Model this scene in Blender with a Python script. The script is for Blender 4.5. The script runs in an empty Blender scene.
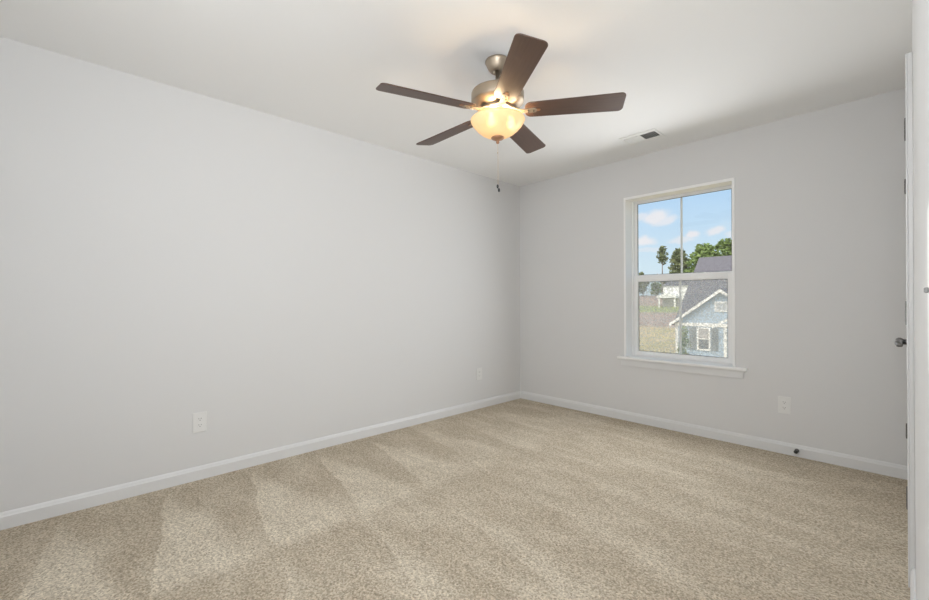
import bpy, bmesh, math, random
from mathutils import Vector, Matrix

C = bpy.context.scene.collection
SC = bpy.context.scene
R = math.radians
random.seed(7)

# ------------------------------------------------------------------ camera
CAMZ = 1.122
yaw, pitch, roll, fpx = 0.813751, 0.00187, -0.00355, 421.2
fw = Vector((-math.sin(yaw) * math.cos(pitch), math.cos(yaw) * math.cos(pitch), math.sin(pitch)))
rt = Vector((math.cos(yaw), math.sin(yaw), 0))
up = rt.cross(fw)
r2 = rt * math.cos(roll) + up * math.sin(roll)
u2 = up * math.cos(roll) - rt * math.sin(roll)
cam = bpy.data.cameras.new('camera')
cam.sensor_width = 36.0
cam.sensor_fit = 'HORIZONTAL'
cam.lens = fpx * 36.0 / 929.0
cam.clip_start = 0.01
cam.clip_end = 2000
camo = bpy.data.objects.new('camera', cam)
C.objects.link(camo)
camo.matrix_world = Matrix(((r2.x, u2.x, -fw.x, 0), (r2.y, u2.y, -fw.y, 0), (r2.z, u2.z, -fw.z, CAMZ), (0, 0, 0, 1)))
SC.camera = camo

# ------------------------------------------------------------------ view, light levels
SC.view_settings.view_transform = 'Standard'
SC.view_settings.look = 'None'
SC.view_settings.gamma = 1.0
SC.view_settings.use_curve_mapping = False
SC.view_settings.exposure = 0.10
SC.cycles.use_denoising = True
SC.cycles.max_bounces = 14
SC.cycles.diffuse_bounces = 8
SC.cycles.transparent_max_bounces = 16
SC.cycles.caustics_reflective = False
SC.cycles.caustics_refractive = False
SC.cycles.sample_clamp_indirect = 6.0

WINDOW_FILL_W = 17.0      # added light inside the room, boosts the daylight of the window in view
BULB_W = 1.4             # each bulb of the fan light
FILL_W = 41.0           # added fill light beside the camera, not a fixture of the room

# ------------------------------------------------------------------ world sky
def mathn(nt, op, a, b=None, c=None, clamp=False):
    n = nt.nodes.new('ShaderNodeMath'); n.operation = op; n.use_clamp = clamp
    for i, v in enumerate((a, b, c)):
        if v is None: continue
        if isinstance(v, (int, float)): n.inputs[i].default_value = v
        else: nt.links.new(v, n.inputs[i])
    return n.outputs[0]

def smooth(nt, v, e0, e1):
    n = nt.nodes.new('ShaderNodeMapRange'); n.interpolation_type = 'SMOOTHSTEP'
    nt.links.new(v, n.inputs[0])
    n.inputs[1].default_value = e0; n.inputs[2].default_value = e1
    n.inputs[3].default_value = 0; n.inputs[4].default_value = 1
    return n.outputs[0]

def mixc(nt, f, a, b):
    n = nt.nodes.new('ShaderNodeMix'); n.data_type = 'RGBA'
    for k, v in ((0, f), (6, a), (7, b)):
        if isinstance(v, (int, float)): n.inputs[k].default_value = v
        elif isinstance(v, tuple): n.inputs[k].default_value = (*v, 1) if len(v) == 3 else v
        else: nt.links.new(v, n.inputs[k])
    return n.outputs[2]

world = bpy.data.worlds.new('sky'); SC.world = world
world.use_nodes = True
nt = world.node_tree; nt.nodes.clear()
tc = nt.nodes.new('ShaderNodeTexCoord')
sep = nt.nodes.new('ShaderNodeSeparateXYZ'); nt.links.new(tc.outputs['Generated'], sep.inputs[0])
dx, dy, dz = sep.outputs
ysafe = mathn(nt, 'MAXIMUM', dy, 0.02)
nz = nt.nodes.new('ShaderNodeTexNoise'); nz.inputs['Scale'].default_value = 26; nz.inputs['Detail'].default_value = 6
nt.links.new(tc.outputs['Generated'], nz.inputs['Vector'])
nsep = nt.nodes.new('ShaderNodeSeparateColor'); nt.links.new(nz.outputs['Color'], nsep.inputs[0])
wu = mathn(nt, 'MULTIPLY', mathn(nt, 'SUBTRACT', nsep.outputs[0], .5), .030)
wv = mathn(nt, 'MULTIPLY', mathn(nt, 'SUBTRACT', nsep.outputs[1], .5), .030)
su = mathn(nt, 'ADD', mathn(nt, 'DIVIDE', dx, ysafe), wu)
sv = mathn(nt, 'ADD', mathn(nt, 'DIVIDE', dz, ysafe), wv)
cloud = None
for (cu, cv, ru, rv, k) in ((-.405, .194, .034, .017, 1), (-.385, .184, .026, .011, .8), (-.435, .200, .026, .012, .7), (-.435, .141, .030, .013, 1),
                            (-.325, .144, .016, .010, 1), (-.350, .134, .034, .008, .7), (-.284, .146, .018, .010, .9),
                            (-.43, .118, .05, .006, .45), (-.25, .135, .02, .008, .6)):
    a = mathn(nt, 'POWER', mathn(nt, 'DIVIDE', mathn(nt, 'SUBTRACT', su, cu), ru), 2)
    b = mathn(nt, 'POWER', mathn(nt, 'DIVIDE', mathn(nt, 'SUBTRACT', sv, cv), rv), 2)
    d = mathn(nt, 'SQRT', mathn(nt, 'ADD', a, b))
    m = mathn(nt, 'MULTIPLY', smooth(nt, d, 1.25, .45), k)
    cloud = m if cloud is None else mathn(nt, 'MAXIMUM', cloud, m)
elev = smooth(nt, dz, 0.0, .30)
skyc = mixc(nt, elev, (.72, .86, .94), (.45, .69, .98))
skyc = mixc(nt, mathn(nt, 'MULTIPLY', cloud, .95), skyc, (.90, .88, .92))
# the sky is brighter on the sunny side of the house (behind the photographer)
glow = mathn(nt, 'ADD', mathn(nt, 'MULTIPLY', smooth(nt, dy, 0.0, -.9), 1.6), .95)
skyc = mixc(nt, smooth(nt, dy, .0, -.5), skyc, (.92, .91, .90))
bg = nt.nodes.new('ShaderNodeBackground'); nt.links.new(skyc, bg.inputs[0]); nt.links.new(glow, bg.inputs[1])
wo = nt.nodes.new('ShaderNodeOutputWorld'); nt.links.new(bg.outputs[0], wo.inputs[0])

def area_light(name, loc, rot, sx, sy, w, col):
    l = bpy.data.lights.new(name, 'AREA'); l.shape = 'RECTANGLE'; l.size = sx; l.size_y = sy
    l.energy = w; l.color = col
    o = bpy.data.objects.new(name, l); C.objects.link(o); o.location = loc; o.rotation_euler = rot
    return o
dl = area_light('window_fill_light', (-1.3925, 3.62, 1.34), (R(-85), 0, 0), .84, 1.15, WINDOW_FILL_W, (.95, .975, 1))  # added unseen area light floating inside the room, in front of the window
dl.data.spread = R(176)
el = area_light('fill_light', (.02, -.18, 1.70), (0, 0, 0), .9, .9, FILL_W, (.95, .975, 1.0))  # added soft fill aimed into the room, no real lamp here
el.rotation_euler = Vector((-.66, .74, .30)).to_track_quat('-Z', 'Y').to_euler()
sun = bpy.data.lights.new('sun', 'SUN'); sun.energy = 2.1; sun.angle = R(3); sun.color = (1, .93, .82)
suno = bpy.data.objects.new('sun', sun); C.objects.link(suno)
suno.rotation_euler = Vector((-.18, .62, -.80)).to_track_quat('-Z', 'Y').to_euler()

# ------------------------------------------------------------------ materials
def new_mat(name):
    m = bpy.data.materials.new(name); m.use_nodes = True
    return m, m.node_tree, m.node_tree.nodes['Principled BSDF']

def mat(name, col, rough=.5, metal=0., spec=.5, bump=0., bscale=200., var=0., vscale=8.):
    m, nt, p = new_mat(name)
    p.inputs['Base Color'].default_value = (*col, 1)
    p.inputs['Roughness'].default_value = rough
    p.inputs['Metallic'].default_value = metal
    p.inputs['Specular IOR Level'].default_value = spec
    t = nt.nodes.new('ShaderNodeTexCoord')
    if var:
        n = nt.nodes.new('ShaderNodeTexNoise'); n.inputs['Scale'].default_value = vscale; n.inputs['Detail'].default_value = 4
        nt.links.new(t.outputs['Object'], n.inputs['Vector'])
        c = mixc(nt, n.outputs['Fac'], tuple(max(0, x * (1 - var)) for x in col), tuple(min(1, x * (1 + var)) for x in col))
        nt.links.new(c, p.inputs['Base Color'])
    if bump:
        n = nt.nodes.new('ShaderNodeTexNoise'); n.inputs['Scale'].default_value = bscale; n.inputs['Detail'].default_value = 3
        nt.links.new(t.outputs['Object'], n.inputs['Vector'])
        b = nt.nodes.new('ShaderNodeBump'); b.inputs['Strength'].default_value = bump; b.inputs['Distance'].default_value = .002
        nt.links.new(n.outputs['Fac'], b.inputs['Height']); nt.links.new(b.outputs[0], p.inputs['Normal'])
    return m

M = {}
M['wall'] = mat('wall_paint', (.70, .70, .70), .85, spec=.2, bump=.08, bscale=260)
M['ceiling'] = mat('ceiling_paint', (.85, .85, .845), .9, spec=.15, bump=.1, bscale=180)
M['trim'] = mat('trim_paint', (.735, .74, .745), .38, spec=.45)
M['window_trim'] = mat('window_trim_paint', (.88, .88, .875), .35, spec=.45)
M['vinyl'] = mat('window_vinyl', (.86, .86, .855), .35, spec=.45)
M['plastic'] = mat('outlet_plastic', (.76, .76, .75), .4)
M['slot'] = mat('dark_slot', (.06, .06, .06), .6)
M['nickel'] = mat('satin_nickel', (.17, .165, .16), .38, metal=.9)
M['fan_metal'] = mat('brushed_nickel_fan', (.42, .35, .27), .42, metal=.8, bump=.05, bscale=60)
M['shadow_line'] = mat('shadow_line_grey', (.16, .16, .16), .7)  # dark grey for the shadow line painted around the glass
M['rubber'] = mat('dark_rubber', (.035, .035, .035), .6)
M['shaded_plastic'] = mat('shaded_plastic', (.20, .20, .195), .5)
M['vent'] = mat('vent_enamel', (.82, .82, .80), .45)
M['duct'] = mat('duct_dark', (.10, .10, .10), .8)
M['chain'] = mat('chain_brass', (.62, .50, .38), .35, metal=.7)
M['finial'] = mat('finial_bronze', (.40, .22, .13), .35, metal=.6)

def wood_mat():
    m, nt, p = new_mat('walnut_blade')
    t = nt.nodes.new('ShaderNodeTexCoord')
    mp = nt.nodes.new('ShaderNodeMapping'); mp.inputs['Scale'].default_value = (3, 55, 20)
    nt.links.new(t.outputs['Object'], mp.inputs[0])
    n = nt.nodes.new('ShaderNodeTexNoise'); n.inputs['Scale'].default_value = 2.0; n.inputs['Detail'].default_value = 5
    nt.links.new(mp.outputs[0], n.inputs['Vector'])
    c = mixc(nt, n.outputs['Fac'], (.055, .027, .018), (.118, .066, .044))
    nt.links.new(c, p.inputs['Base Color'])
    p.inputs['Roughness'].default_value = .43
    p.inputs['Specular IOR Level'].default_value = .6
    return m
M['blade'] = wood_mat()

def carpet_mat():
    m, nt, p = new_mat('carpet')
    t = nt.nodes.new('ShaderNodeTexCoord')
    s = nt.nodes.new('ShaderNodeSeparateXYZ'); nt.links.new(t.outputs['Object'], s.inputs[0])
    wn = nt.nodes.new('ShaderNodeTexNoise'); wn.inputs['Scale'].default_value = 2.2; wn.inputs['Detail'].default_value = 3
    nt.links.new(t.outputs['Object'], wn.inputs['Vector'])
    wob = mathn(nt, 'MULTIPLY', mathn(nt, 'SUBTRACT', wn.outputs['Fac'], .5), .16)
    x = mathn(nt, 'ADD', s.outputs[0], 3.0)
    y = mathn(nt, 'ADD', s.outputs[1], wob)
    # pile laid over by the vacuum cleaner: wedges that start at the wall and open out
    def wedges(x0, length, y0, slope, wmax):
        tt = mathn(nt, 'DIVIDE', mathn(nt, 'SUBTRACT', x, x0), length)
        u = mathn(nt, 'DIVIDE', mathn(nt, 'ADD', mathn(nt, 'SUBTRACT', y, y0), mathn(nt, 'MULTIPLY', x, slope)), .45)
        fr = mathn(nt, 'FRACT', u)
        edge = mathn(nt, 'MULTIPLY', tt, wmax)
        on = smooth(nt, mathn(nt, 'SUBTRACT', edge, fr), -.10, .14)
        on = mathn(nt, 'MULTIPLY', on, smooth(nt, fr, 0, .035))
        ins = mathn(nt, 'MULTIPLY', smooth(nt, tt, 0, .03), smooth(nt, tt, 1.06, .94))
        return mathn(nt, 'MULTIPLY', on, ins)
    w1 = wedges(0.0, 1.02, -.03, .19, .92)
    w2 = wedges(1.0, 1.3, -.03, .20, .55)
    # the marks fade out towards the far right of the room
    fade = smooth(nt, mathn(nt, 'ADD', s.outputs[1], mathn(nt, 'MULTIPLY', x, .55)), 3.3, 1.2)
    w = mathn(nt, 'MULTIPLY', mathn(nt, 'MAXIMUM', w1, mathn(nt, 'MULTIPLY', w2, .75)), mathn(nt, 'ADD', mathn(nt, 'MULTIPLY', fade, .7), .3))
    pn = nt.nodes.new('ShaderNodeTexNoise'); pn.inputs['Scale'].default_value = 3.2; pn.inputs['Detail'].default_value = 4
    mp = nt.nodes.new('ShaderNodeMapping'); mp.inputs['Rotation'].default_value = (0, 0, .5); mp.inputs['Scale'].default_value = (.8, 2.2, 1)
    nt.links.new(t.outputs['Object'], mp.inputs[0]); nt.links.new(mp.outputs[0], pn.inputs['Vector'])
    w = mathn(nt, 'ADD', mathn(nt, 'MULTIPLY', w, .75), mathn(nt, 'MULTIPLY', smooth(nt, pn.outputs['Fac'], .40, .70), .50))
    base = mixc(nt, mathn(nt, 'MINIMUM', w, 1.0), (.475, .408, .316), (.635, .568, .46))
    # tufts
    v = nt.nodes.new('ShaderNodeTexNoise'); v.inputs['Scale'].default_value = 110; v.inputs['Detail'].default_value = 3; v.inputs['Roughness'].default_value = .75
    nt.links.new(t.outputs['Object'], v.inputs['Vector'])
    vo = nt.nodes.new('ShaderNodeTexVoronoi'); vo.inputs['Scale'].default_value = 145
    nt.links.new(t.outputs['Object'], vo.inputs['Vector'])
    vs_ = nt.nodes.new('ShaderNodeSeparateColor'); nt.links.new(vo.outputs['Color'], vs_.inputs[0])
    f = mathn(nt, 'ADD', mathn(nt, 'MULTIPLY', smooth(nt, v.outputs['Fac'], .32, .68), .45), mathn(nt, 'MULTIPLY', vs_.outputs[0], .55))
    mul = nt.nodes.new('ShaderNodeMix'); mul.data_type = 'RGBA'; mul.blend_type = 'MULTIPLY'; mul.inputs[0].default_value = 1
    nt.links.new(base, mul.inputs[6])
    nt.links.new(mixc(nt, f, (.48, .46, .435), (1.50, 1.52, 1.54)), mul.inputs[7])
    nt.links.new(mul.outputs[2], p.inputs['Base Color'])
    p.inputs['Roughness'].default_value = 1; p.inputs['Specular IOR Level'].default_value = .05
    b = nt.nodes.new('ShaderNodeBump'); b.inputs['Strength'].default_value = .7; b.inputs['Distance'].default_value = .006
    nt.links.new(v.outputs['Fac'], b.inputs['Height']); nt.links.new(b.outputs[0], p.inputs['Normal'])
    return m
M['carpet'] = carpet_mat()

def bowl_mat():
    m = bpy.data.materials.new('amber_glass'); m.use_nodes = True; nt = m.node_tree; nt.nodes.clear()
    t = nt.nodes.new('ShaderNodeTexCoord')
    n = nt.nodes.new('ShaderNodeTexNoise'); n.inputs['Scale'].default_value = 9; n.inputs['Detail'].default_value = 3; n.inputs['Distortion'].default_value = 1.2
    nt.links.new(t.outputs['Object'], n.inputs['Vector'])
    c = mixc(nt, n.outputs['Fac'], (.80, .56, .28), (.93, .78, .50))
    tr = nt.nodes.new('ShaderNodeBsdfTranslucent'); nt.links.new(c, tr.inputs[0])
    df = nt.nodes.new('ShaderNodeBsdfDiffuse'); nt.links.new(c, df.inputs[0])
    gl = nt.nodes.new('ShaderNodeBsdfGlossy'); gl.inputs['Roughness'].default_value = .25
    m1 = nt.nodes.new('ShaderNodeMixShader'); m1.inputs[0].default_value = .975
    nt.links.new(tr.outputs[0], m1.inputs[1]); nt.links.new(df.outputs[0], m1.inputs[2])
    tp = nt.nodes.new('ShaderNodeBsdfTransparent'); tp.inputs[0].default_value = (1, .86, .6, 1)
    m0 = nt.nodes.new('ShaderNodeMixShader'); m0.inputs[0].default_value = .14
    nt.links.new(m1.outputs[0], m0.inputs[1]); nt.links.new(tp.outputs[0], m0.inputs[2])
    m2 = nt.nodes.new('ShaderNodeMixShader'); m2.inputs[0].default_value = .05
    nt.links.new(m0.outputs[0], m2.inputs[1]); nt.links.new(gl.outputs[0], m2.inputs[2])
    em = nt.nodes.new('ShaderNodeEmission'); em.inputs[0].default_value = (1, .70, .38, 1); em.inputs[1].default_value = .26
    ad = nt.nodes.new('ShaderNodeAddShader'); nt.links.new(m2.outputs[0], ad.inputs[0]); nt.links.new(em.outputs[0], ad.inputs[1])
    o = nt.nodes.new('ShaderNodeOutputMaterial'); nt.links.new(ad.outputs[0], o.inputs[0])
    return m
M['bowl'] = bowl_mat()

def emis(name, col, s):
    m = bpy.data.materials.new(name); m.use_nodes = True; nt = m.node_tree; nt.nodes.clear()
    e = nt.nodes.new('ShaderNodeEmission'); e.inputs[0].default_value = (*col, 1); e.inputs[1].default_value = s
    o = nt.nodes.new('ShaderNodeOutputMaterial'); nt.links.new(e.outputs[0], o.inputs[0]); return m
M['bulb'] = emis('bulb_glow', (1, .76, .48), BULB_W * 60)

def glass_mat():
    m = bpy.data.materials.new('clear_glass'); m.use_nodes = True; nt = m.node_tree; nt.nodes.clear()
    t = nt.nodes.new('ShaderNodeBsdfTransparent'); t.inputs[0].default_value = (.97, .98, .975, 1)
    g = nt.nodes.new('ShaderNodeBsdfGlossy'); g.inputs['Roughness'].default_value = .02
    x = nt.nodes.new('ShaderNodeMixShader'); x.inputs[0].default_value = .03
    o = nt.nodes.new('ShaderNodeOutputMaterial')
    nt.links.new(t.outputs[0], x.inputs[1]); nt.links.new(g.outputs[0], x.inputs[2]); nt.links.new(x.outputs[0], o.inputs[0]); return m
M['glass'] = glass_mat()

def screen_mat():
    m = bpy.data.materials.new('insect_screen'); m.use_nodes = True; nt = m.node_tree; nt.nodes.clear()
    tc = nt.nodes.new('ShaderNodeTexCoord')
    n = nt.nodes.new('ShaderNodeTexNoise'); n.inputs['Scale'].default_value = 80; n.inputs['Detail'].default_value = 2
    nt.links.new(tc.outputs['Object'], n.inputs['Vector'])
    t = nt.nodes.new('ShaderNodeBsdfTransparent')
    d = nt.nodes.new('ShaderNodeBsdfDiffuse'); d.inputs[0].default_value = (.70, .69, .68, 1)
    tl = nt.nodes.new('ShaderNodeBsdfTranslucent'); tl.inputs[0].default_value = (.70, .69, .68, 1)
    dd = nt.nodes.new('ShaderNodeMixShader'); nt.links.new(d.outputs[0], dd.inputs[1]); nt.links.new(tl.outputs[0], dd.inputs[2])
    f = mathn(nt, 'ADD', mathn(nt, 'MULTIPLY', smooth(nt, n.outputs['Fac'], .38, .62), .19), .20)
    x = nt.nodes.new('ShaderNodeMixShader'); nt.links.new(f, x.inputs[0])
    nt.links.new(t.outputs[0], x.inputs[1]); nt.links.new(dd.outputs[0], x.inputs[2])
    o = nt.nodes.new('ShaderNodeOutputMaterial'); nt.links.new(x.outputs[0], o.inputs[0]); return m
M['screen'] = screen_mat()

def siding_mat():
    m, nt, p = new_mat('blue_siding')
    t = nt.nodes.new('ShaderNodeTexCoord'); s = nt.nodes.new('ShaderNodeSeparateXYZ'); nt.links.new(t.outputs['Object'], s.inputs[0])
    fr = mathn(nt, 'FRACT', mathn(nt, 'MULTIPLY', s.outputs[2], 6.0))
    c = mixc(nt, smooth(nt, fr, .0, .12), (.24, .30, .37), (.38, .47, .57))
    nt.links.new(c, p.inputs['Base Color']); p.inputs['Roughness'].default_value = .7
    return m
M['siding'] = siding_mat()
M['shingle'] = mat('grey_shingle', (.155, .147, .165), .9, spec=.1, var=.35, vscale=5)
M['house_white'] = mat('house_white', (.80, .79, .77), .6)
M['shutter'] = mat('grey_shutter', (.21, .23, .24), .6)
M['vent_slat'] = mat('vent_slat', (.55, .56, .57), .7)
M['house_pane'] = mat('house_pane', (.16, .17, .18), .15)
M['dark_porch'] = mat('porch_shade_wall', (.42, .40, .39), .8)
M['bark'] = mat('pine_bark', (.16, .12, .09), .9)
def leaf(name, a, b):
    m, nt, p = new_mat(name)
    t = nt.nodes.new('ShaderNodeTexCoord'); n = nt.nodes.new('ShaderNodeTexNoise'); n.inputs['Scale'].default_value = .9; n.inputs['Detail'].default_value = 4
    nt.links.new(t.outputs['Object'], n.inputs['Vector'])
    nt.links.new(mixc(nt, smooth(nt, n.outputs['Fac'], .3, .7), a, b), p.inputs['Base Color'])
    p.inputs['Roughness'].default_value = .8
    return m
M['pine'] = leaf('pine_needles', (.09, .115, .05), (.24, .27, .13))
M['leafy'] = leaf('green_leaves', (.09, .14, .03), (.24, .32, .10))
M['bush'] = leaf('bush_leaves', (.12, .17, .06), (.32, .36, .16))

def ground_mat():
    m, nt, p = new_mat('yard')
    t = nt.nodes.new('ShaderNodeTexCoord'); s = nt.nodes.new('ShaderNodeSeparateXYZ'); nt.links.new(t.outputs['Object'], s.inputs[0])
    n = nt.nodes.new('ShaderNodeTexNoise'); n.inputs['Scale'].default_value = .25; n.inputs['Detail'].default_value = 6
    nt.links.new(t.outputs['Object'], n.inputs['Vector'])
    n2 = nt.nodes.new('ShaderNodeTexNoise'); n2.inputs['Scale'].default_value = 1.4; n2.inputs['Detail'].default_value = 6
    nt.links.new(t.outputs['Object'], n2.inputs['Vector'])
    grass = mixc(nt, smooth(nt, n.outputs['Fac'], .38, .62), (.64, .49, .30), (.54, .45, .22))
    grass = mixc(nt, mathn(nt, 'MULTIPLY', smooth(nt, n2.outputs['Fac'], .4, .7), .4), grass, (.58, .46, .32))
    green = (.36, .38, .17)
    dirt = mixc(nt, smooth(nt, n2.outputs['Fac'], .35, .65), (.38, .26, .21), (.54, .43, .36))
    yy = mathn(nt, 'ADD', s.outputs[1], mathn(nt, 'MULTIPLY', n.outputs['Fac'], 6))
    c = mixc(nt, smooth(nt, yy, 60, 64), grass, dirt)
    c = mixc(nt, smooth(nt, yy, 93, 97), c, green)
    c = mixc(nt, smooth(nt, yy, 116, 122), c, dirt)
    nt.links.new(c, p.inputs['Base Color']); p.inputs['Roughness'].default_value = 1; p.inputs['Specular IOR Level'].default_value = .05
    return m
M['ground'] = ground_mat()

# ------------------------------------------------------------------ mesh helpers
class MB:
    def __init__(s): s.v = []; s.f = []; s.sm = []
    def add(s, vs, fs, smooth=False):
        o = len(s.v); s.v += [tuple(v) for v in vs]; s.f += [tuple(i + o for i in f) for f in fs]; s.sm += [smooth] * len(fs); return s
    def box(s, a, b):
        (x0, y0, z0), (x1, y1, z1) = a, b
        return s.add([(x0, y0, z0), (x1, y0, z0), (x1, y1, z0), (x0, y1, z0), (x0, y0, z1), (x1, y0, z1), (x1, y1, z1), (x0, y1, z1)],
                     [(0, 3, 2, 1), (4, 5, 6, 7), (0, 1, 5, 4), (1, 2, 6, 5), (2, 3, 7, 6), (3, 0, 4, 7)])
    def lathe(s, prof, n=48, c=(0, 0, 0), axis='z', smooth=True):
        vs = []; fs = []
        def pt(r, h, a):
            x, y = r * math.cos(a), r * math.sin(a)
            return {'z': (c[0] + x, c[1] + y, c[2] + h), 'x': (c[0] + h, c[1] + x, c[2] + y), 'y': (c[0] + y, c[1] + h, c[2] + x)}[axis]
        for r, h in prof:
            for k in range(n): vs.append(pt(max(r, 1e-5), h, 2 * math.pi * k / n))
        for i in range(len(prof) - 1):
            for k in range(n):
                k2 = (k + 1) % n
                fs.append((i * n + k, i * n + k2, (i + 1) * n + k2, (i + 1) * n + k))
        return s.add(vs, fs, smooth)
    def cyl(s, r, h0, h1, c=(0, 0, 0), axis='z', n=20):
        return s.lathe([(0, h0), (r, h0), (r, h1), (0, h1)], n, c, axis, False)
    def prism(s, poly, z0, z1, fn=None):
        n = len(poly); fn = fn or (lambda x, y, z: (x, y, z))
        vs = [fn(x, y, z0) for x, y in poly] + [fn(x, y, z1) for x, y in poly]
        return s.add(vs, [tuple(range(n))[::-1], tuple(range(n, 2 * n))] + [(i, (i + 1) % n, n + (i + 1) % n, n + i) for i in range(n)])
    def tube(s, pts, r, n=8, closed=False):
        pts = [Vector(p) for p in pts]; vs = []; fs = []
        for i, p in enumerate(pts):
            t = (pts[min(i + 1, len(pts) - 1)] - pts[max(i - 1, 0)]).normalized()
            a = t.orthogonal().normalized() if i == 0 else (pa - t * pa.dot(t)).normalized()
            pa = a; b = t.cross(a)
            rr = r[i] if isinstance(r, (list, tuple)) else r
            for k in range(n):
                q = 2 * math.pi * k / n; vs.append(p + (a * math.cos(q) + b * math.sin(q)) * rr)
        for i in range(len(pts) - 1):
            for k in range(n): fs.append((i * n + k, i * n + (k + 1) % n, (i + 1) * n + (k + 1) % n, (i + 1) * n + k))
        fs.append(tuple(range(n))[::-1]); fs.append(tuple((len(pts) - 1) * n + k for k in range(n)))
        return s.add(vs, fs, True)
    def build(s, name, m, parent=None, bevel=0, seg=2):
        me = bpy.data.meshes.new(name); me.from_pydata(s.v, [], s.f)
        bm = bmesh.new(); bm.from_mesh(me); bmesh.ops.recalc_face_normals(bm, faces=bm.faces); bm.to_mesh(me); bm.free()
        for p, q in zip(me.polygons, s.sm): p.use_smooth = q
        me.materials.append(M[m])
        o = bpy.data.objects.new(name, me); C.objects.link(o)
        if parent: o.parent = parent
        if bevel:
            b = o.modifiers.new('bevel', 'BEVEL'); b.width = bevel; b.segments = seg; b.limit_method = 'ANGLE'; b.angle_limit = R(40)
        return o

def thing(name, label, cat, loc, group=None, rz=0):
    o = bpy.data.objects.new(name, None); C.objects.link(o); o.location = loc; o.rotation_euler = (0, 0, rz)
    o.empty_display_size = .1
    o['label'] = label; o['category'] = cat
    if group: o['group'] = group
    return o
def tag(o, label, cat, group=None):
    o['label'] = label; o['category'] = cat
    if group: o['group'] = group
    return o
def struct(o, label=None, cat=None):
    o['kind'] = 'structure'
    if label: o['label'] = label
    if cat: o['category'] = cat
    return o
def dup(root, loc, label, rz=None):
    r = root.copy(); C.objects.link(r); r.location = loc
    if rz is not None: r.rotation_euler = (0, 0, rz)
    r['label'] = label
    for ch in list(root.children):
        c = ch.copy(); C.objects.link(c); c.parent = r
        for g in list(ch.children):
            d = g.copy(); C.objects.link(d); d.parent = c
    return r

# ------------------------------------------------------------------ the room
XL, XR, YB, YN, H = -3.093, .010, 3.804, -.40, 2.44
WY = 4.0                                   # outer face of the back wall
OX0, OX1, OZ0, OZ1 = -1.830, -.955, .566, 2.062     # window opening
YE = .30                                   # where the right wall ends and the entry nook starts
XA = 1.2

struct(MB().box((XL - .15, YN - .2, -.12), (XA + .15, WY, 0)).build('floor', 'carpet'), 'beige cut pile carpet with vacuum marks', 'floor')
struct(MB().box((XL - .15, YN - .2, H), (XA + .15, WY, H + .15)).build('ceiling', 'ceiling'), 'flat white painted ceiling', 'ceiling')
struct(MB().box((XL - .15, YN - .2, 0), (XL, WY, H)).build('wall_left', 'wall'), 'long plain pale grey wall on the left', 'wall')
b = MB()
b.box((XL, YB, 0), (OX0, WY, H)); b.box((OX1, YB, 0), (XA + .15, WY, H))
b.box((OX0, YB, 0), (OX1, WY, OZ0)); b.box((OX0, YB, OZ1), (OX1, WY, H))
struct(b.build('wall_back', 'wall'), 'pale grey wall with the window', 'wall')
DY0, DY1, DZ = 2.440, 3.668, 2.022
b = MB()
b.box((XR, YE, 0), (XR + .12, DY0, H)); b.box((XR, DY1, 0), (XR + .12, YB, H)); b.box((XR, DY0, DZ), (XR + .12, DY1, H))
struct(b.build('wall_right', 'wall'), 'pale grey wall seen edge on at the right', 'wall')
struct(MB().box((XR + .45, YE + .12, 0), (XR + .55, YB, H)).build('wall_closet', 'wall'))
struct(MB().box((XR + .12, YE, 0), (XA + .15, YE + .12, H)).build('wall_entry', 'wall'))
struct(MB().box((XA, YN, 0), (XA + .15, YE, H)).build('wall_nook', 'wall'))
W2 = (-2.10, -1.10, .80, 2.10)
b = MB()
b.box((XL, YN - .15, 0), (W2[0], YN, H)); b.box((W2[1], YN - .15, 0), (XA + .15, YN, H))
b.box((W2[0], YN - .15, 0), (W2[1], YN, W2[2])); b.box((W2[0], YN - .15, W2[3]), (W2[1], YN, H))
struct(b.build('wall_near', 'wall'))
b = MB()
for x in (W2[0], (W2[0] + W2[1]) / 2 - .02, W2[1] - .04): b.box((x, YN - .11, W2[2]), (x + .04, YN - .07, W2[3]))
for z in (W2[2], W2[3] - .04): b.box((W2[0] + .04, YN - .11, z), ((W2[0] + W2[1]) / 2 - .02, YN - .07, z + .04)); b.box(((W2[0] + W2[1]) / 2 + .02, YN - .11, z), (W2[1] - .04, YN - .07, z + .04))
struct(b.build('added_window', 'vinyl'))  # added window, out of view, lets more daylight into the room

struct(MB().box((-3.3, YN - 2.0, 2.30), (XA + .15, YN - .20, 2.42)).build('sun_blocker', 'trim'))   # added unseen slab, keeps the sun out of the added window

# baseboards: an upper chamfer catches the light
def base_profile(): return [(0, 0), (.014, 0), (.014, .062), (.011, .068), (.009, .076), (.005, .083), (0, .083)]
def baseboard(name, p0, p1, nrm):
    p0, p1, nrm = Vector((*p0, 0)), Vector((*p1, 0)), Vector((*nrm, 0))
    pr = base_profile(); n = len(pr)
    vs = [p0 + nrm * a + Vector((0, 0, h)) for a, h in pr] + [p1 + nrm * a + Vector((0, 0, h)) for a, h in pr]
    b = MB().add(vs, [tuple(range(n)), tuple(range(n, 2 * n))[::-1]] + [(i, (i + 1) % n, n + (i + 1) % n, n + i) for i in range(n)])
    return struct(b.build(name, 'trim'), None)
baseboard('baseboard_left', (XL, YN), (XL, YB), (1, 0))
baseboard('baseboard_back', (XL + .014, YB), (XR, YB), (0, -1))
CY0, CY1, CZ = 2.380, 3.728, 2.080
baseboard('baseboard_right', (XR, YE), (XR, CY0), (-1, 0))
baseboard('baseboard_near', (XL + .014, YN), (XA, YN), (0, 1))
baseboard('baseboard_corner', (XR, CY1), (XR, YB - .014), (-1, 0))

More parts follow.
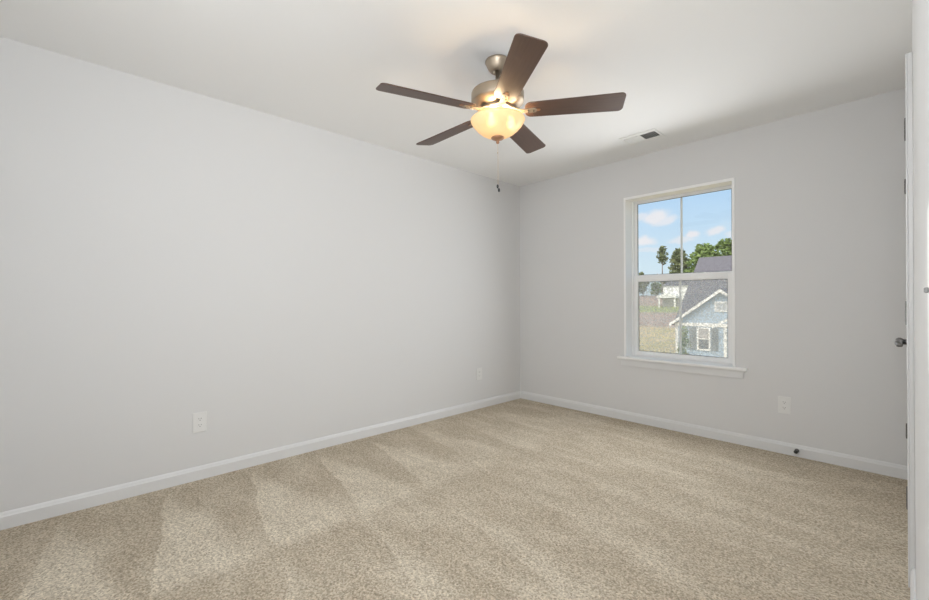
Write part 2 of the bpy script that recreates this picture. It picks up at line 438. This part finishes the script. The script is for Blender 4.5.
# ------------------------------------------------------------------ closet doors in the right wall
b = MB()
T = .020
for (y0, y1) in ((CY0, DY0 + .006), (DY1 - .006, CY1)):
    b.box((XR - T * .72, y0, 0), (XR, y1, CZ))
    ye = (y0, y0 + .018) if y0 == CY0 else (y1 - .018, y1)
    b.box((XR - T, ye[0], 0), (XR - T * .72, ye[1], CZ))
b.box((XR - T * .72, DY0 + .006, DZ - .006), (XR, DY1 - .006, CZ)); b.box((XR - T, CY0 + .018, CZ - .018), (XR - T * .72, CY1 - .018, CZ))
b.box((XR + .046, DY0, 0), (XR + .12, DY0 + .012, DZ)); b.box((XR + .046, DY1 - .012, 0), (XR + .12, DY1, DZ)); b.box((XR + .046, DY0 + .012, DZ - .012), (XR + .12, DY1 - .012, DZ))
struct(b.build('trim_1', 'trim', bevel=.003), 'white moulded casing around the closet doors', 'trim')

def leaf_door(name, y0, y1, hinge_y, handle_y, label, hx=.0255):
    b = MB()
    x0, x1 = XR + .004, XR + .040
    b.box((x0 + .006, y0, .012), (x1, y1, DZ - .004))
    st = .095
    b.box((x0, y0, .012), (x0 + .006, y0 + st, DZ - .004)); b.box((x0, y1 - st, .012), (x0 + .006, y1, DZ - .004))
    for z0, z1 in ((.012, .22), (.92, 1.06), (DZ - .12, DZ - .004)): b.box((x0, y0 + st, z0), (x0 + .006, y1 - st, z1))
    for z0, z1 in ((.25, .89), (1.09, DZ - .15)): b.box((x0 + .001, y0 + st + .03, z0), (x0 + .006, y1 - st - .03, z1))
    d = struct(b.build(name, 'trim', bevel=.002), label, 'door')
    for z in (.33, 1.065, 1.80):
        h = MB(); h.cyl(.0062, -.045, .045, (XR - hx, hinge_y, z), n=14)
        for k in (-.027, -.009, .009, .027): h.cyl(.0068, k - .0075, k + .0075, (XR - hx, hinge_y, z), n=14)
        s_ = 1 if hinge_y < handle_y else -1
        h.box((XR - hx + .0025, hinge_y - .002, z - .044), (XR + .003, hinge_y + .002, z + .044))
        h.build('hinge', 'nickel', d)
    k = MB()
    k.lathe([(0, 0), (.026, 0), (.026, -.006), (.022, -.010), (.010, -.012), (.009, -.050), (.0, -.050)], 24, (x0, handle_y, .908), 'x')
    sgn = -1 if handle_y < (DY0 + DY1) / 2 else 1
    k.tube([(x0 - .046, handle_y - sgn * .010, .908), (x0 - .053, handle_y + sgn * .012, .911), (x0 - .056, handle_y + sgn * .045, .908), (x0 - .053, handle_y + sgn * .085, .904), (x0 - .046, handle_y + sgn * .105, .902)], [.013, .014, .013, .012, .008], 12)
    k.build('lever_handle', 'nickel', d)
    return d
mid = (DY0 + DY1) / 2
leaf_door('door_1', mid + .0015, DY1 - .003, DY1 + .004, mid + .06, 'white closet door leaf nearer the window wall')
leaf_door('door_2', DY0 + .003, mid - .0015, DY0 - .004, mid - .06, 'white closet door leaf nearer the camera', .0178)

# door of the entry nook behind the camera
b = MB()
b.box((XA - .035, -.34, .01), (XA, .22, 2.03))
for y0, y1, z0, z1 in ((-.26, .14, .25, .9), (-.26, .14, 1.05, 1.9)): b.box((XA - .041, y0, z0), (XA - .035, y1, z1))
d3 = struct(b.build('door_3', 'trim', bevel=.003))
MB().lathe([(0, 0), (.026, 0), (.026, -.008), (.011, -.012), (.011, -.035), (.024, -.045), (.026, -.058), (.018, -.068), (0, -.07)], 24, (XA - .035, .16, .92), 'x').build('door_knob', 'nickel', d3)

# light switch on the right wall beside the camera
t = thing('light_switch', 'small light switch on the right wall at the photo edge', 'light switch', (XR, .415, 1.128))
MB().box((-.0016, -.030, -.057), (0, .032, .057)).build('switch_plate', 'plastic', t, bevel=.0006)
MB().box((-.0038, -.005, -.0019), (-.0016, .005, .0019)).build('toggle', 'shaded_plastic', t, bevel=.0008)  # shaded side of the toggle is put into its dark grey colour

# ------------------------------------------------------------------ window
jx0, jx1 = -1.825, -.960
b = MB()
ft = .018
b.box((jx0 - ft, YB - .007, .590), (jx0, YB + .006, OZ1 + .018)); b.box((jx1, YB - .007, .590), (jx1 + ft, YB + .006, OZ1 + .018))
b.box((jx0, YB - .007, 2.057), (jx1, YB + .006, OZ1 + .018))
b.box((OX0, YB + .006, .59), (jx0, 3.925, 2.062)); b.box((jx1, YB + .006, .59), (OX1, 3.925, 2.062)); b.box((jx0, YB + .006, 2.057), (jx1, 3.925, OZ1))
w1 = struct(b.build('window_1', 'window_trim', bevel=.0015), 'white double hung window in the back wall', 'window')
b = MB()
fy0, fy1 = 3.925, 3.998
b.box((OX0, fy0, .575), (jx0 + .014, fy1, OZ1)); b.box((jx1 - .014, fy0, .575), (OX1, fy1, OZ1))
b.box((jx0 + .014, fy0 + .02, 2.053), (jx1 - .014, fy1, OZ1)); b.box((jx0 + .014, fy0, .575), (jx1 - .014, fy1, .600))
b.build('window_frame', 'vinyl', w1, bevel=.002)
def sash(y0, y1, gx0, gx1, gz0, gz1, ox0, ox1, oz0, oz1, bar):
    b = MB()
    b.box((ox0, y0, oz0), (gx0, y1, oz1)); b.box((gx1, y0, oz0), (ox1, y1, oz1))
    b.box((gx0, y0, gz1), (gx1, y1, oz1)); b.box((gx0, y0, oz0), (gx1, y1, gz0))
    # glazing bead
    e = .007
    for a, c in (((gx0, y0 + .006, gz0), (gx0 + e, y1, gz1)), ((gx1 - e, y0 + .006, gz0), (gx1, y1, gz1)),
                 ((gx0 + e, y0 + .006, gz0), (gx1 - e, y1, gz0 + e)), ((gx0 + e, y0 + .006, gz1 - e), (gx1 - e, y1, gz1))): b.box(a, c)
    s = b.build('sash', 'vinyl', w1, bevel=.0015)
    ym = (y0 + y1) / 2
    MB().box((gx0 + .003, ym - .002, gz0 + .003), (gx1 - .003, ym + .002, gz1 - .003)).build('glass', 'glass', s)
    b = MB(); g = .0035
    b.box((gx0 + e, ym - .004, gz0 + e), (gx0 + e + g, ym + .005, gz1 - e)).box((gx1 - e - g, ym - .004, gz0 + e), (gx1 - e, ym + .005, gz1 - e))
    b.box((gx0 + e + g, ym - .004, gz1 - e - g), (gx1 - e - g, ym + .005, gz1 - e)).box((gx0 + e + g, ym - .004, gz0 + e), (gx1 - e - g, ym + .005, gz0 + e + g))
    b.build('bead_shadow_line', 'shadow_line', s)  # dark strip inside the bead, stands in for its shadow line
    xm = (gx0 + gx1) / 2
    MB().box((xm - bar, ym + .003, gz0 + e), (xm + bar, ym + .010, gz1 - e)).build('muntin', 'vinyl', s, bevel=.001)
    return s
sash(3.958, 3.986, -1.795, -.995, 1.352, 2.044, jx0 + .014, jx1 - .014, 1.31, 2.053, .0085)
lo = sash(3.927, 3.955, -1.775, -1.019, .636, 1.302, jx0 + .019, jx1 - .019, .602, 1.349, .0085)
for x in (-1.58, -1.2): MB().box((x - .03, 3.945, 1.349), (x + .03, 3.957, 1.357)).cyl(.010, 1.352, 1.360, (x, 3.950, 0)).build('sash_lock', 'vinyl', lo, bevel=.001)
b = MB()
sx0, sx1, sz0, sz1 = jx0 + .016, jx1 - .016, .602, 1.33
for a, c in (((sx0, 3.989, sz0), (sx0 + .018, 3.996, sz1)), ((sx1 - .018, 3.989, sz0), (sx1, 3.996, sz1)), ((sx0 + .018, 3.989, sz0), (sx1 - .018, 3.996, sz0 + .018)), ((sx0 + .018, 3.989, sz1 - .018), (sx1 - .018, 3.996, sz1))): b.box(a, c)
scr = b.build('screen_frame', 'vinyl', w1)
MB().box((sx0 + .018, 3.992, sz0 + .018), (sx1 - .018, 3.9925, sz1 - .018)).build('insect_screen', 'screen', scr)
MB().box((-1.897, 3.762, .575), (-.863, 3.93, .596)).build('stool', 'window_trim', w1, bevel=.005, seg=3)
b = MB().box((-1.872, 3.790, .512), (-.888, YB, .575)).box((-1.876, 3.784, .560), (-.884, 3.790, .575))
b.build('apron', 'trim', w1, bevel=.002)

# ------------------------------------------------------------------ outlets
def outlet(loc, rz, label):
    t = thing('wall_outlet', label, 'power outlet', loc, 'white wall outlets', rz)
    MB().box((-.039, -.0060, -.0625), (.039, 0, .0625)).build('cover_plate', 'plastic', t, bevel=.003)
    for z in (.0195, -.0195):
        poly = []
        for k in range(24):
            a = 2 * math.pi * k / 24
            poly.append((max(-.0165, min(.0165, .0185 * math.cos(a))), max(-.0125, min(.0125, .0150 * math.sin(a)))))
        rc = MB().prism(poly, -.0085, -.0050, lambda x, y, q, z=z: (x, q, z + y)).build('receptacle', 'plastic', t, bevel=.0008)
        MB().box((-.0075, -.0088, z + .001), (-.0053, -.0084, z + .0085)).box((.0053, -.0088, z + .001), (.0075, -.0084, z + .0085)).cyl(.0024, -.0088, -.0084, (0, 0, z - .006), 'y', 12).build('slots', 'slot', rc)
    MB().cyl(.003, -.0065, -.0050, (0, 0, 0), 'y', 12).build('screw', 'plastic', t)
    return t
o1 = outlet((XL, .612, .360), R(90), 'white outlet on the left wall nearest the camera')
dup(o1, (XL, 3.128, .360), 'white outlet on the left wall close to the far corner', R(90))
dup(o1, (-.633, YB, .353), 'white outlet on the window wall, right of the window', 0)

# ------------------------------------------------------------------ door stop
t = thing('door_stop', 'small dark door stop on the baseboard below the right outlet', 'door stop', (-.560, YB - .014, .045))
MB().lathe([(0, 0), (.013, 0), (.013, -.004), (.006, -.007), (0, -.007)], 20, (0, 0, 0), 'y').build('base_plate', 'nickel', t)
pts = [(.0052 * math.cos(a), -.006 - .030 * a / (2 * math.pi * 9), .0052 * math.sin(a)) for a in [2 * math.pi * 9 * i / 144 for i in range(145)]]
MB().tube(pts, .0016, 6).build('spring', 'nickel', t)
MB().lathe([(0, -.034), (.010, -.034), (.012, -.038), (.012, -.048), (.009, -.053), (0, -.054)], 20, (0, 0, 0), 'y').build('rubber_tip', 'rubber', t)

# ------------------------------------------------------------------ ceiling air vent
vx0, vx1, vy0, vy1 = -1.628, -1.343, 3.277, 3.487
vc = Vector(((vx0 + vx1) / 2, (vy0 + vy1) / 2, H))
t = thing('ceiling_vent', 'white two way ceiling air vent with a dark right half', 'air vent', vc)
hx, hy, ix, iy = (vx1 - vx0) / 2, (vy1 - vy0) / 2, .123, .062
b = MB()
b.box((-hx, -hy, -.006), (hx, -iy, 0)); b.box((-hx, iy, -.006), (hx, hy, 0)); b.box((-hx, -iy, -.006), (-ix, iy, 0)); b.box((ix, -iy, -.006), (hx, iy, 0)); b.box((-.005, -iy, -.006), (.005, iy, 0))
b.build('vent_frame', 'vent', t, bevel=.002)
MB().box((-ix, -iy, -.0012), (ix, iy, -.0002)).build('duct_opening', 'duct', t)
for side in (-1, 1):
    for k in range(7):
        x = side * (.013 + k * .0162)
        c, s_ = math.cos(R(38)), math.sin(R(38))
        w_ = .0075; th = .0007
        dxv, dzv = w_ * c, -w_ * s_ * side
        b = MB().add([(x - dxv, -iy, -.0065 - dzv - th), (x + dxv, -iy, -.0065 + dzv - th), (x + dxv, iy, -.0065 + dzv - th), (x - dxv, iy, -.0065 - dzv - th),
                      (x - dxv, -iy, -.0065 - dzv + th), (x + dxv, -iy, -.0065 + dzv + th), (x + dxv, iy, -.0065 + dzv + th), (x - dxv, iy, -.0065 - dzv + th)],
                     [(0, 3, 2, 1), (4, 5, 6, 7), (0, 1, 5, 4), (1, 2, 6, 5), (2, 3, 7, 6), (3, 0, 4, 7)])
        b.build('louver', 'vent', t)

# ------------------------------------------------------------------ ceiling fan
FX, FY = -1.556, 1.726
fan = thing('ceiling_fan', 'five blade ceiling fan with dark wood blades and lit amber glass bowl', 'ceiling fan', (FX, FY, H))
MB().lathe([(0, 0), (.066, 0), (.067, -.004), (.067, -.010), (.062, -.020), (.052, -.042), (.041, -.056), (.036, -.060), (.024, -.061), (.020, -.054), (0, -.054)], 56).build('canopy', 'fan_metal', fan)
MB().lathe([(0, -.050), (.011, -.050), (.011, -.160), (.022, -.162), (.026, -.178), (0, -.178)], 28).build('downrod', 'fan_metal', fan)
MB().lathe([(0, -.160), (.030, -.160), (.090, -.164), (.130, -.169), (.141, -.174), (.1445, -.182), (.1445, -.222), (.143, -.229), (.138, -.233), (.128, -.243), (.112, -.254), (.095, -.260), (0, -.260)], 72).build('motor_housing', 'fan_metal', fan)
MB().lathe([(0, -.260), (.088, -.260), (.090, -.264), (.090, -.276), (.084, -.279), (.062, -.281), (.060, -.300), (.052, -.306), (0, -.306)], 56).build('switch_housing', 'fan_metal', fan)
PH = R(12.5)
def pitchy(x, y, z): return (x, y * math.cos(PH) + z * math.sin(PH), z * math.cos(PH) - y * math.sin(PH))
BZ = -.281
def blade_outline():
    r0, r1, w0, w1 = .150, .664, .060, .071
    pts = []
    def arc(cx, cy, r, a0, a1, n=7): return [(cx + r * math.cos(R(a0 + (a1 - a0) * i / n)), cy + r * math.sin(R(a0 + (a1 - a0) * i / n))) for i in range(n + 1)]
    pts += arc(r1 - .026, -w1 + .026, .026, -90, 0)
    pts += arc(r1 - .026, w1 - .026, .026, 0, 90)
    pts += arc(r0 + .036, w0 - .036, .036, 90, 180)
    pts += arc(r0 + .036, -w0 + .036, .036, 180, 270)
    return pts
bl_me = None
for k in range(5):
    ang = R(-107.8 + 72 * k)
    if k == 0:
        bo = blade_outline()
        bl = MB().prism(bo, -.003, .003, pitchy).build('blade', 'blade', fan, bevel=.0015)
        # bracket: flared foot on the hub, neck, end plate under the blade
        out = [(.070, -.040), (.092, -.036), (.112, -.018), (.130, -.0135), (.150, -.0150), (.205, -.0165), (.211, -.011), (.213, 0),
               (.211, .011), (.205, .0165), (.150, .0150), (.130, .0135), (.112, .018), (.092, .036), (.070, .040)]
        def brk(x, y, z):
            f = min(1, max(0, (x - .085) / .06))
            px, py, pz = pitchy(x, y, z - .0062)
            fy_, fz_ = y, z + .004
            return (x, fy_ + (py - fy_) * f, fz_ + (pz - fz_) * f)
        br = MB().prism(out, -.0028, .0028, brk).build('blade_bracket', 'fan_metal', fan, bevel=.001)
        # medallion boss and screws
        b = MB()
        for (x, y) in ((.168, -.009), (.168, .009), (.196, 0)): b.add([pitchy(x + .0045 * math.cos(a), y + .0045 * math.sin(a), zz) for zz in (-.0115, -.0085) for a in [2 * math.pi * i / 12 for i in range(12)]],
                                                   [tuple(range(12))[::-1], tuple(range(12, 24))] + [(i, (i + 1) % 12, 12 + (i + 1) % 12, 12 + i) for i in range(12)])
        sc_ = b.build('screws', 'nickel', br)
        hb = MB().prism([(.205 + .014 * math.cos(2 * math.pi * i / 20), .010 * math.sin(2 * math.pi * i / 20)) for i in range(20)], -.0070, -.0030, lambda x, y, z: pitchy(x + .013, y, z)).build('bracket_tip', 'finial', br)
        for o in (bl, br): o.location = (0, 0, BZ); o.rotation_euler = (0, 0, ang)
    else:
        for src in (bl, br):
            c = src.copy(); C.objects.link(c); c.parent = fan; c.rotation_euler = (0, 0, ang)
            for g in src.children:
                d = g.copy(); C.objects.link(d); d.parent = c
# light kit
prof = [(.147, -.322), (.149, -.327), (.146, -.335), (.135, -.353), (.116, -.375), (.092, -.395), (.066, -.410), (.042, -.418), (.020, -.421), (.006, -.421)]
inner = [(r - .003 if r > .03 else r, z + .003) for r, z in prof[::-1]]
bowl = MB().lathe(prof + inner + [prof[0]], 72).build('light_bowl', 'bowl', fan)
bowl['label'] = 'lit amber glass bowl'
MB().lathe([(0, -.300), (.006, -.300), (.006, -.424), (0, -.424)], 12).build('bowl_rod', 'fan_metal', fan)
MB().lathe([(0, -.419), (.034, -.4195), (.037, -.424), (.030, -.430), (.018, -.435), (.009, -.440), (.008, -.444), (.010, -.448), (.006, -.454), (0, -.456)], 32).build('finial', 'finial', fan)
for i, a in enumerate((-75, 30)):
    x, y = math.cos(R(a)), math.sin(R(a))
    b = MB(); c = Vector((x * .074, y * .074, -.350))
    prof_b = [(0, -.030), (.012, -.027), (.021, -.016), (.023, -.004), (.019, .010), (.012, .022), (.011, .036), (0, .037)]
    b.lathe(prof_b, 20, c)
    bu = b.build('bulb', 'bulb', fan)
# pull chain
b = MB()
for i in range(62): b.lathe([(0, -.0017), (.0017, 0), (0, .0017)], 6, (.002 * math.sin(i * .05), 0, -.456 - i * .0036))
b.tube([(0, 0, -.455), (.001, 0, -.57), (.002, 0, -.68)], .0009, 6)
b.lathe([(0, -.004), (.003, -.003), (.003, .003), (0, .004)], 8, (0, 0, -.505))
ch = b.build('pull_chain', 'chain', fan)
b = MB()
b.lathe([(0, .012), (.004, .010), (.0062, .004), (.0055, -.004), (.003, -.010), (0, -.012)], 14, (-.001, -.001, -.690))
b.lathe([(0, .012), (.0045, .009), (.0062, .002), (.0055, -.006), (.0, -.012)], 14, (.004, .004, -.710))
b.build('chain_fob', 'rubber', ch)

# ------------------------------------------------------------------ outside: yard, house, far house, trees
def gz(y): return -3.0 if y < 45 else (-3.0 + (y - 45) * .0323 if y < 110 else -.90 + (y - 110) * .075)
b = MB()
ys = [5, 20, 45, 70, 110, 130, 160, 400]; xs = [-320, -160, -90, -60, -40, -20, 0, 20, 100]
vs = [(x, y, gz(min(y, 160))) for y in ys for x in xs]; nx = len(xs)
b.add(vs, [(j * nx + i, j * nx + i + 1, (j + 1) * nx + i + 1, (j + 1) * nx + i) for j in range(len(ys) - 1) for i in range(nx - 1)])
struct(b.build('ground', 'ground'), 'yard of tan grass and bare dirt', 'ground')

HX, HY, HZ = -8.15, 30.0, -3.0
hs = thing('neighbour_house', 'blue grey gabled house with white trim and dark grey roof', 'house', (HX, HY, HZ))
def L(x, y, z): return (x - HX, y - HY, z - HZ)
hw = 2.75
EZ = -.38; PZ = 1.66
b = MB()
poly = [(-hw, 0), (hw, 0), (hw, EZ - HZ), (0, PZ - HZ), (-hw, EZ - HZ)]
b.add([(x, 0, z) for x, z in poly] + [(x, 5.0, z) for x, z in poly], [(0, 1, 2, 3, 4), (9, 8, 7, 6, 5)] + [(i, (i + 1) % 5, 5 + (i + 1) % 5, 5 + i) for i in range(5)])
b.box(L(-10.85, 31.0, -3), L(1.9, 39.5, -.3))
b.build('wall', 'siding', hs)
# roofs
ov = .30
def slope_roof(b, x0, z0, x1, z1, y0, y1, th=.14):
    b.add([(x0, y0, z0), (x1, y0, z1), (x1, y1, z1), (x0, y1, z0), (x0, y0, z0 + th), (x1, y0, z1 + th), (x1, y1, z1 + th), (x0, y1, z0 + th)],
          [(0, 3, 2, 1), (4, 5, 6, 7), (0, 1, 5, 4), (1, 2, 6, 5), (2, 3, 7, 6), (3, 0, 4, 7)])
b = MB(); m_ = (PZ - EZ) / hw
slope_roof(b, -hw - ov, EZ - m_ * ov - HZ, 0, PZ - HZ, -.33, 5.0); slope_roof(b, hw + ov, EZ - m_ * ov - HZ, 0, PZ - HZ, -.33, 5.0)
b.build('gable_roof', 'shingle', hs)
b = MB()
RZ, RY, E_ = 4.3, 35.0, -.2
b.add([L(-11.02, 30.2, E_ + .04), L(2, 30.2, E_ + .04), L(2, RY, RZ + .04), L(-11.02, RY, RZ + .04), L(2, 39.8, E_), L(-11.02, 39.8, E_ + .04)], [(0, 1, 2, 3), (3, 2, 4, 5), (0, 3, 5), (1, 4, 2)])
b.build('main_roof', 'shingle', hs)
b = MB()
def rake(b, x0, z0, x1, z1, y, h=.20, t=.06):
    b.add([(x0, y, z0 - h), (x1, y, z1 - h), (x1, y, z1), (x0, y, z0), (x0, y + t, z0 - h), (x1, y + t, z1 - h), (x1, y + t, z1), (x0, y + t, z0)],
          [(0, 1, 2, 3), (7, 6, 5, 4), (0, 4, 5, 1), (1, 5, 6, 2), (2, 6, 7, 3), (3, 7, 4, 0)])
rake(b, -hw - ov, EZ - m_ * ov - HZ + .14, 0, PZ - HZ + .14, -.40); rake(b, hw + ov, EZ - m_ * ov - HZ + .14, 0, PZ - HZ + .14, -.40)
# main roof rake on the left end
yy0, yy1 = 30.2 - HY, RY - HY
b.add([(-10.98 - HX, yy0, E_ - HZ - .12), (-10.98 - HX, yy1, RZ - HZ - .12), (-10.98 - HX, yy1, RZ - HZ + .03), (-10.98 - HX, yy0, E_ - HZ + .03),
       (-10.86 - HX, yy0, E_ - HZ - .12), (-10.86 - HX, yy1, RZ - HZ - .12), (-10.86 - HX, yy1, RZ - HZ + .03), (-10.86 - HX, yy0, E_ - HZ + .03)],
      [(0, 1, 2, 3), (7, 6, 5, 4), (0, 4, 5, 1), (1, 5, 6, 2), (2, 6, 7, 3), (3, 7, 4, 0)])
b.build('rake_trim', 'house_white', hs)
MB().box((-hw - .05, -.06, EZ - HZ - .22), (hw + .05, 0, EZ - HZ)).build('frieze_board', 'house_white', hs)
for x in (-hw, .12, hw - .16): MB().box((x - .02, -.05, 0), (x + .15, .0, EZ - HZ - .22)).build('corner_board', 'house_white', hs)
rb = MB(); rake(rb, -.35, EZ - HZ - .12, 1.6, EZ - HZ + 1.0, -.75, .16, .08); rb.build('porch_trim', 'house_white', hs)
b = MB()
for a, c in (((-.40, -.06, 3.38), (-.32, 0, 4.02)), ((.30, -.06, 3.38), (.38, 0, 4.02)), ((-.32, -.06, 3.38), (.30, 0, 3.46)), ((-.32, -.06, 3.94), (.30, 0, 4.02))): b.box(a, c)
vt = b.build('gable_vent', 'house_white', hs)
b = MB()
for k in range(5): b.box((-.32, -.03, 3.47 + k * .095), (.30, -.005, 3.54 + k * .095))
b.build('vent_slats', 'vent_slat', vt)
wx0, wx1, wz0, wz1 = -9.60 - HX, -8.80 - HX, -2.15 - HZ, -.66 - HZ
b = MB()
for a, c in (((wx0, -.06, wz0), (wx0 + .10, 0, wz1)), ((wx1 - .10, -.06, wz0), (wx1, 0, wz1)), ((wx0 + .1, -.06, wz0), (wx1 - .1, 0, wz0 + .1)), ((wx0 + .1, -.06, wz1 - .1), (wx1 - .1, 0, wz1)), ((wx0 + .1, -.05, (wz0 + wz1) / 2 - .03), (wx1 - .1, 0, (wz0 + wz1) / 2 + .03))): b.box(a, c)
wf = b.build('window', 'house_white', hs)
MB().box((wx0 + .1, -.02, wz0 + .1), (wx1 - .1, -.005, (wz0 + wz1) / 2 - .03)).build('pane', 'house_pane', wf)
MB().box((wx0 + .1, -.02, (wz0 + wz1) / 2 + .03), (wx1 - .1, -.005, wz1 - .1)).build('blind', 'dark_porch', wf)
for x in (wx0 - .45, wx1 + .05):
    b = MB().box((x, -.04, wz0 + .02), (x + .40, 0, wz1 - .02))
    for k in range(12): b.box((x + .05, -.055, wz0 + .1 + k * .11), (x + .35, -.04, wz0 + .16 + k * .11))
    b.build('shutter', 'shutter', hs)

FH = (-46.5, 112.0, gz(112))
fh = thing('white_house', 'small distant white house with a front porch beyond the dirt yard', 'house', FH)
pw = 5.0; px = -47.4 + .3 - FH[0]
x0, x1 = -45.1 - FH[0], -40.6 - FH[0]
b = MB().box((-45.0 - FH[0], 3.0, 0), (-37.5 - FH[0], 11, 4.9 - FH[2]))
b.build('wall', 'house_white', fh)
b = MB(); wx = (-45.0 - FH[0], -37.5 - FH[0]); tz = 4.9 - FH[2]
b.add([(wx[0] - .3, 2.6, tz - .05), (wx[1] + .3, 2.6, tz - .05), (wx[1] + .3, 7, tz + 1.3), (wx[0] - .3, 7, tz + 1.3), (wx[1] + .3, 11.4, tz - .05), (wx[0] - .3, 11.4, tz - .05)], [(0, 1, 2, 3), (3, 2, 4, 5), (0, 3, 5), (1, 4, 2)])
b.build('roof', 'shingle', fh)
p0, p1 = -45.1 - FH[0], -40.7 - FH[0]
b = MB().box((p0 + .3, 2.0, 0), (p1 - .2, 3.0, 2.4)); b.build('porch_wall', 'dark_porch', fh)
for x in (p0 + .1, p1 - .45): MB().box((x, -.1, 0), (x + .32, .22, 2.45)).build('porch_post', 'house_white', fh)
b = MB().prism([(p0 - .3, 2.45), (p1 + .3, 2.45), (p1 + .2, 2.95), ((p0 + p1) / 2, 3.75), (p0 - .2, 2.95)], -.3, 3.0, lambda x, y, z: (x, z, y)); b.build('porch_roof', 'house_white', fh)

def foliage(b, c, rx, rz, n, size, rnd):
    for i in range(n):
        while True:
            x, y, z = rnd.uniform(-1, 1), rnd.uniform(-1, 1), rnd.uniform(-1, 1)
            d = x * x + y * y + z * z
            if .05 < d < 1: break
        p = Vector((c[0] + x * rx, c[1] + y * rx, c[2] + z * rz))
        s = size * rnd.uniform(.5, 1.2)
        a = Vector((rnd.uniform(-1, 1), rnd.uniform(-1, 1), rnd.uniform(-.6, .6))).normalized(); q = a.orthogonal().normalized()
        q = (q * math.cos(i) + a.cross(q) * math.sin(i)) * .6
        n3 = a.cross(q).normalized() * .12
        b.add([p - a * s, p + q * s + n3 * s, p + a * s, p - q * s - n3 * s], [(0, 1, 2), (0, 2, 3)])
def tree(name, label, x, y, top, crown0, rx, n, size, m, clumps=7, base=None, group='trees beyond the yard', tr=.22, seed=1):
    rnd = random.Random(seed); z0 = gz(y) if base is None else base
    t = thing(name, label, 'tree', (x, y, z0), group)
    MB().tube([(0, 0, -.1), (.1, 0, (crown0 - z0) * .6), (0, .1, top - z0 - .6)], [tr, tr * .8, tr * .3], 8).build('trunk', 'bark', t)
    b = MB(); hgt = top - crown0
    for k in range(clumps):
        f = (k + .5) / clumps; sp = math.sin(math.pi * (.18 + .74 * f))
        a = rnd.uniform(0, 6.28); off = rx * .5 * sp * rnd.uniform(.5, 1)
        foliage(b, (off * math.cos(a), off * math.sin(a), crown0 - z0 + hgt * (.10 + .80 * f)), rx * (.40 + .25 * sp), hgt * .17, n // clumps, size, rnd)
        b.tube([(0, 0, crown0 - z0 + hgt * (.02 + .75 * f)), (off * math.cos(a), off * math.sin(a), crown0 - z0 + hgt * (.10 + .80 * f))], tr * .3, 5)
    b.build('crown', m, t)
    return t
tree('pine_tree', 'slender lone pine with a bare trunk, left of the window bar', -55.1, 140, 18.7, 12.6, 2.3, 520, .45, 'pine', 6, seed=3)
tree('pine_tree', 'broad dark pine standing behind the window bar', -50.0, 141, 17.3, 8.6, 3.4, 1500, .55, 'pine', 9, seed=4)
tree('broadleaf_tree', 'round green tree just right of the window bar', -36.4, 121, 15.6, 7.6, 4.6, 2400, .55, 'leafy', 9, seed=5)
tree('broadleaf_tree', 'green tree rising behind the grey roof at window edge', -34.6, 133, 18.0, 9.2, 3.8, 1900, .5, 'leafy', 9, seed=6)
tree('broadleaf_tree', 'low green tree left of the roof slope beside window bar', -43.0, 130, 10.4, 5.0, 3.0, 1000, .55, 'leafy', 7, seed=7)
tree('broadleaf_tree', 'low dark tree under the broad pine', -48.8, 132, 9.8, 4.5, 2.8, 1000, .55, 'pine', 7, seed=8)
tree('shrub_tree', 'dark tree farthest left in the window, reaching into the upper panes', -66.6, 152, 11.3, 3.6, 2.0, 800, .5, 'pine', 7, seed=9)
tree('shrub_tree', 'squat dark tree behind and left of the white house', -54.5, 143, 8.6, 3.2, 2.6, 800, .55, 'pine', 6, seed=10)
tree('shrub_tree', 'squat tree between the two dark ones, far left', -64.0, 158, 7.6, 3.2, 2.9, 900, .55, 'leafy', 6, seed=12)
tree('young_tree', 'small leafy young tree at the corner of blue house', -9.55, 27.5, -.45, -2.9, .42, 900, .07, 'bush', 8, base=-3.0, group=None, tr=.03, seed=13)
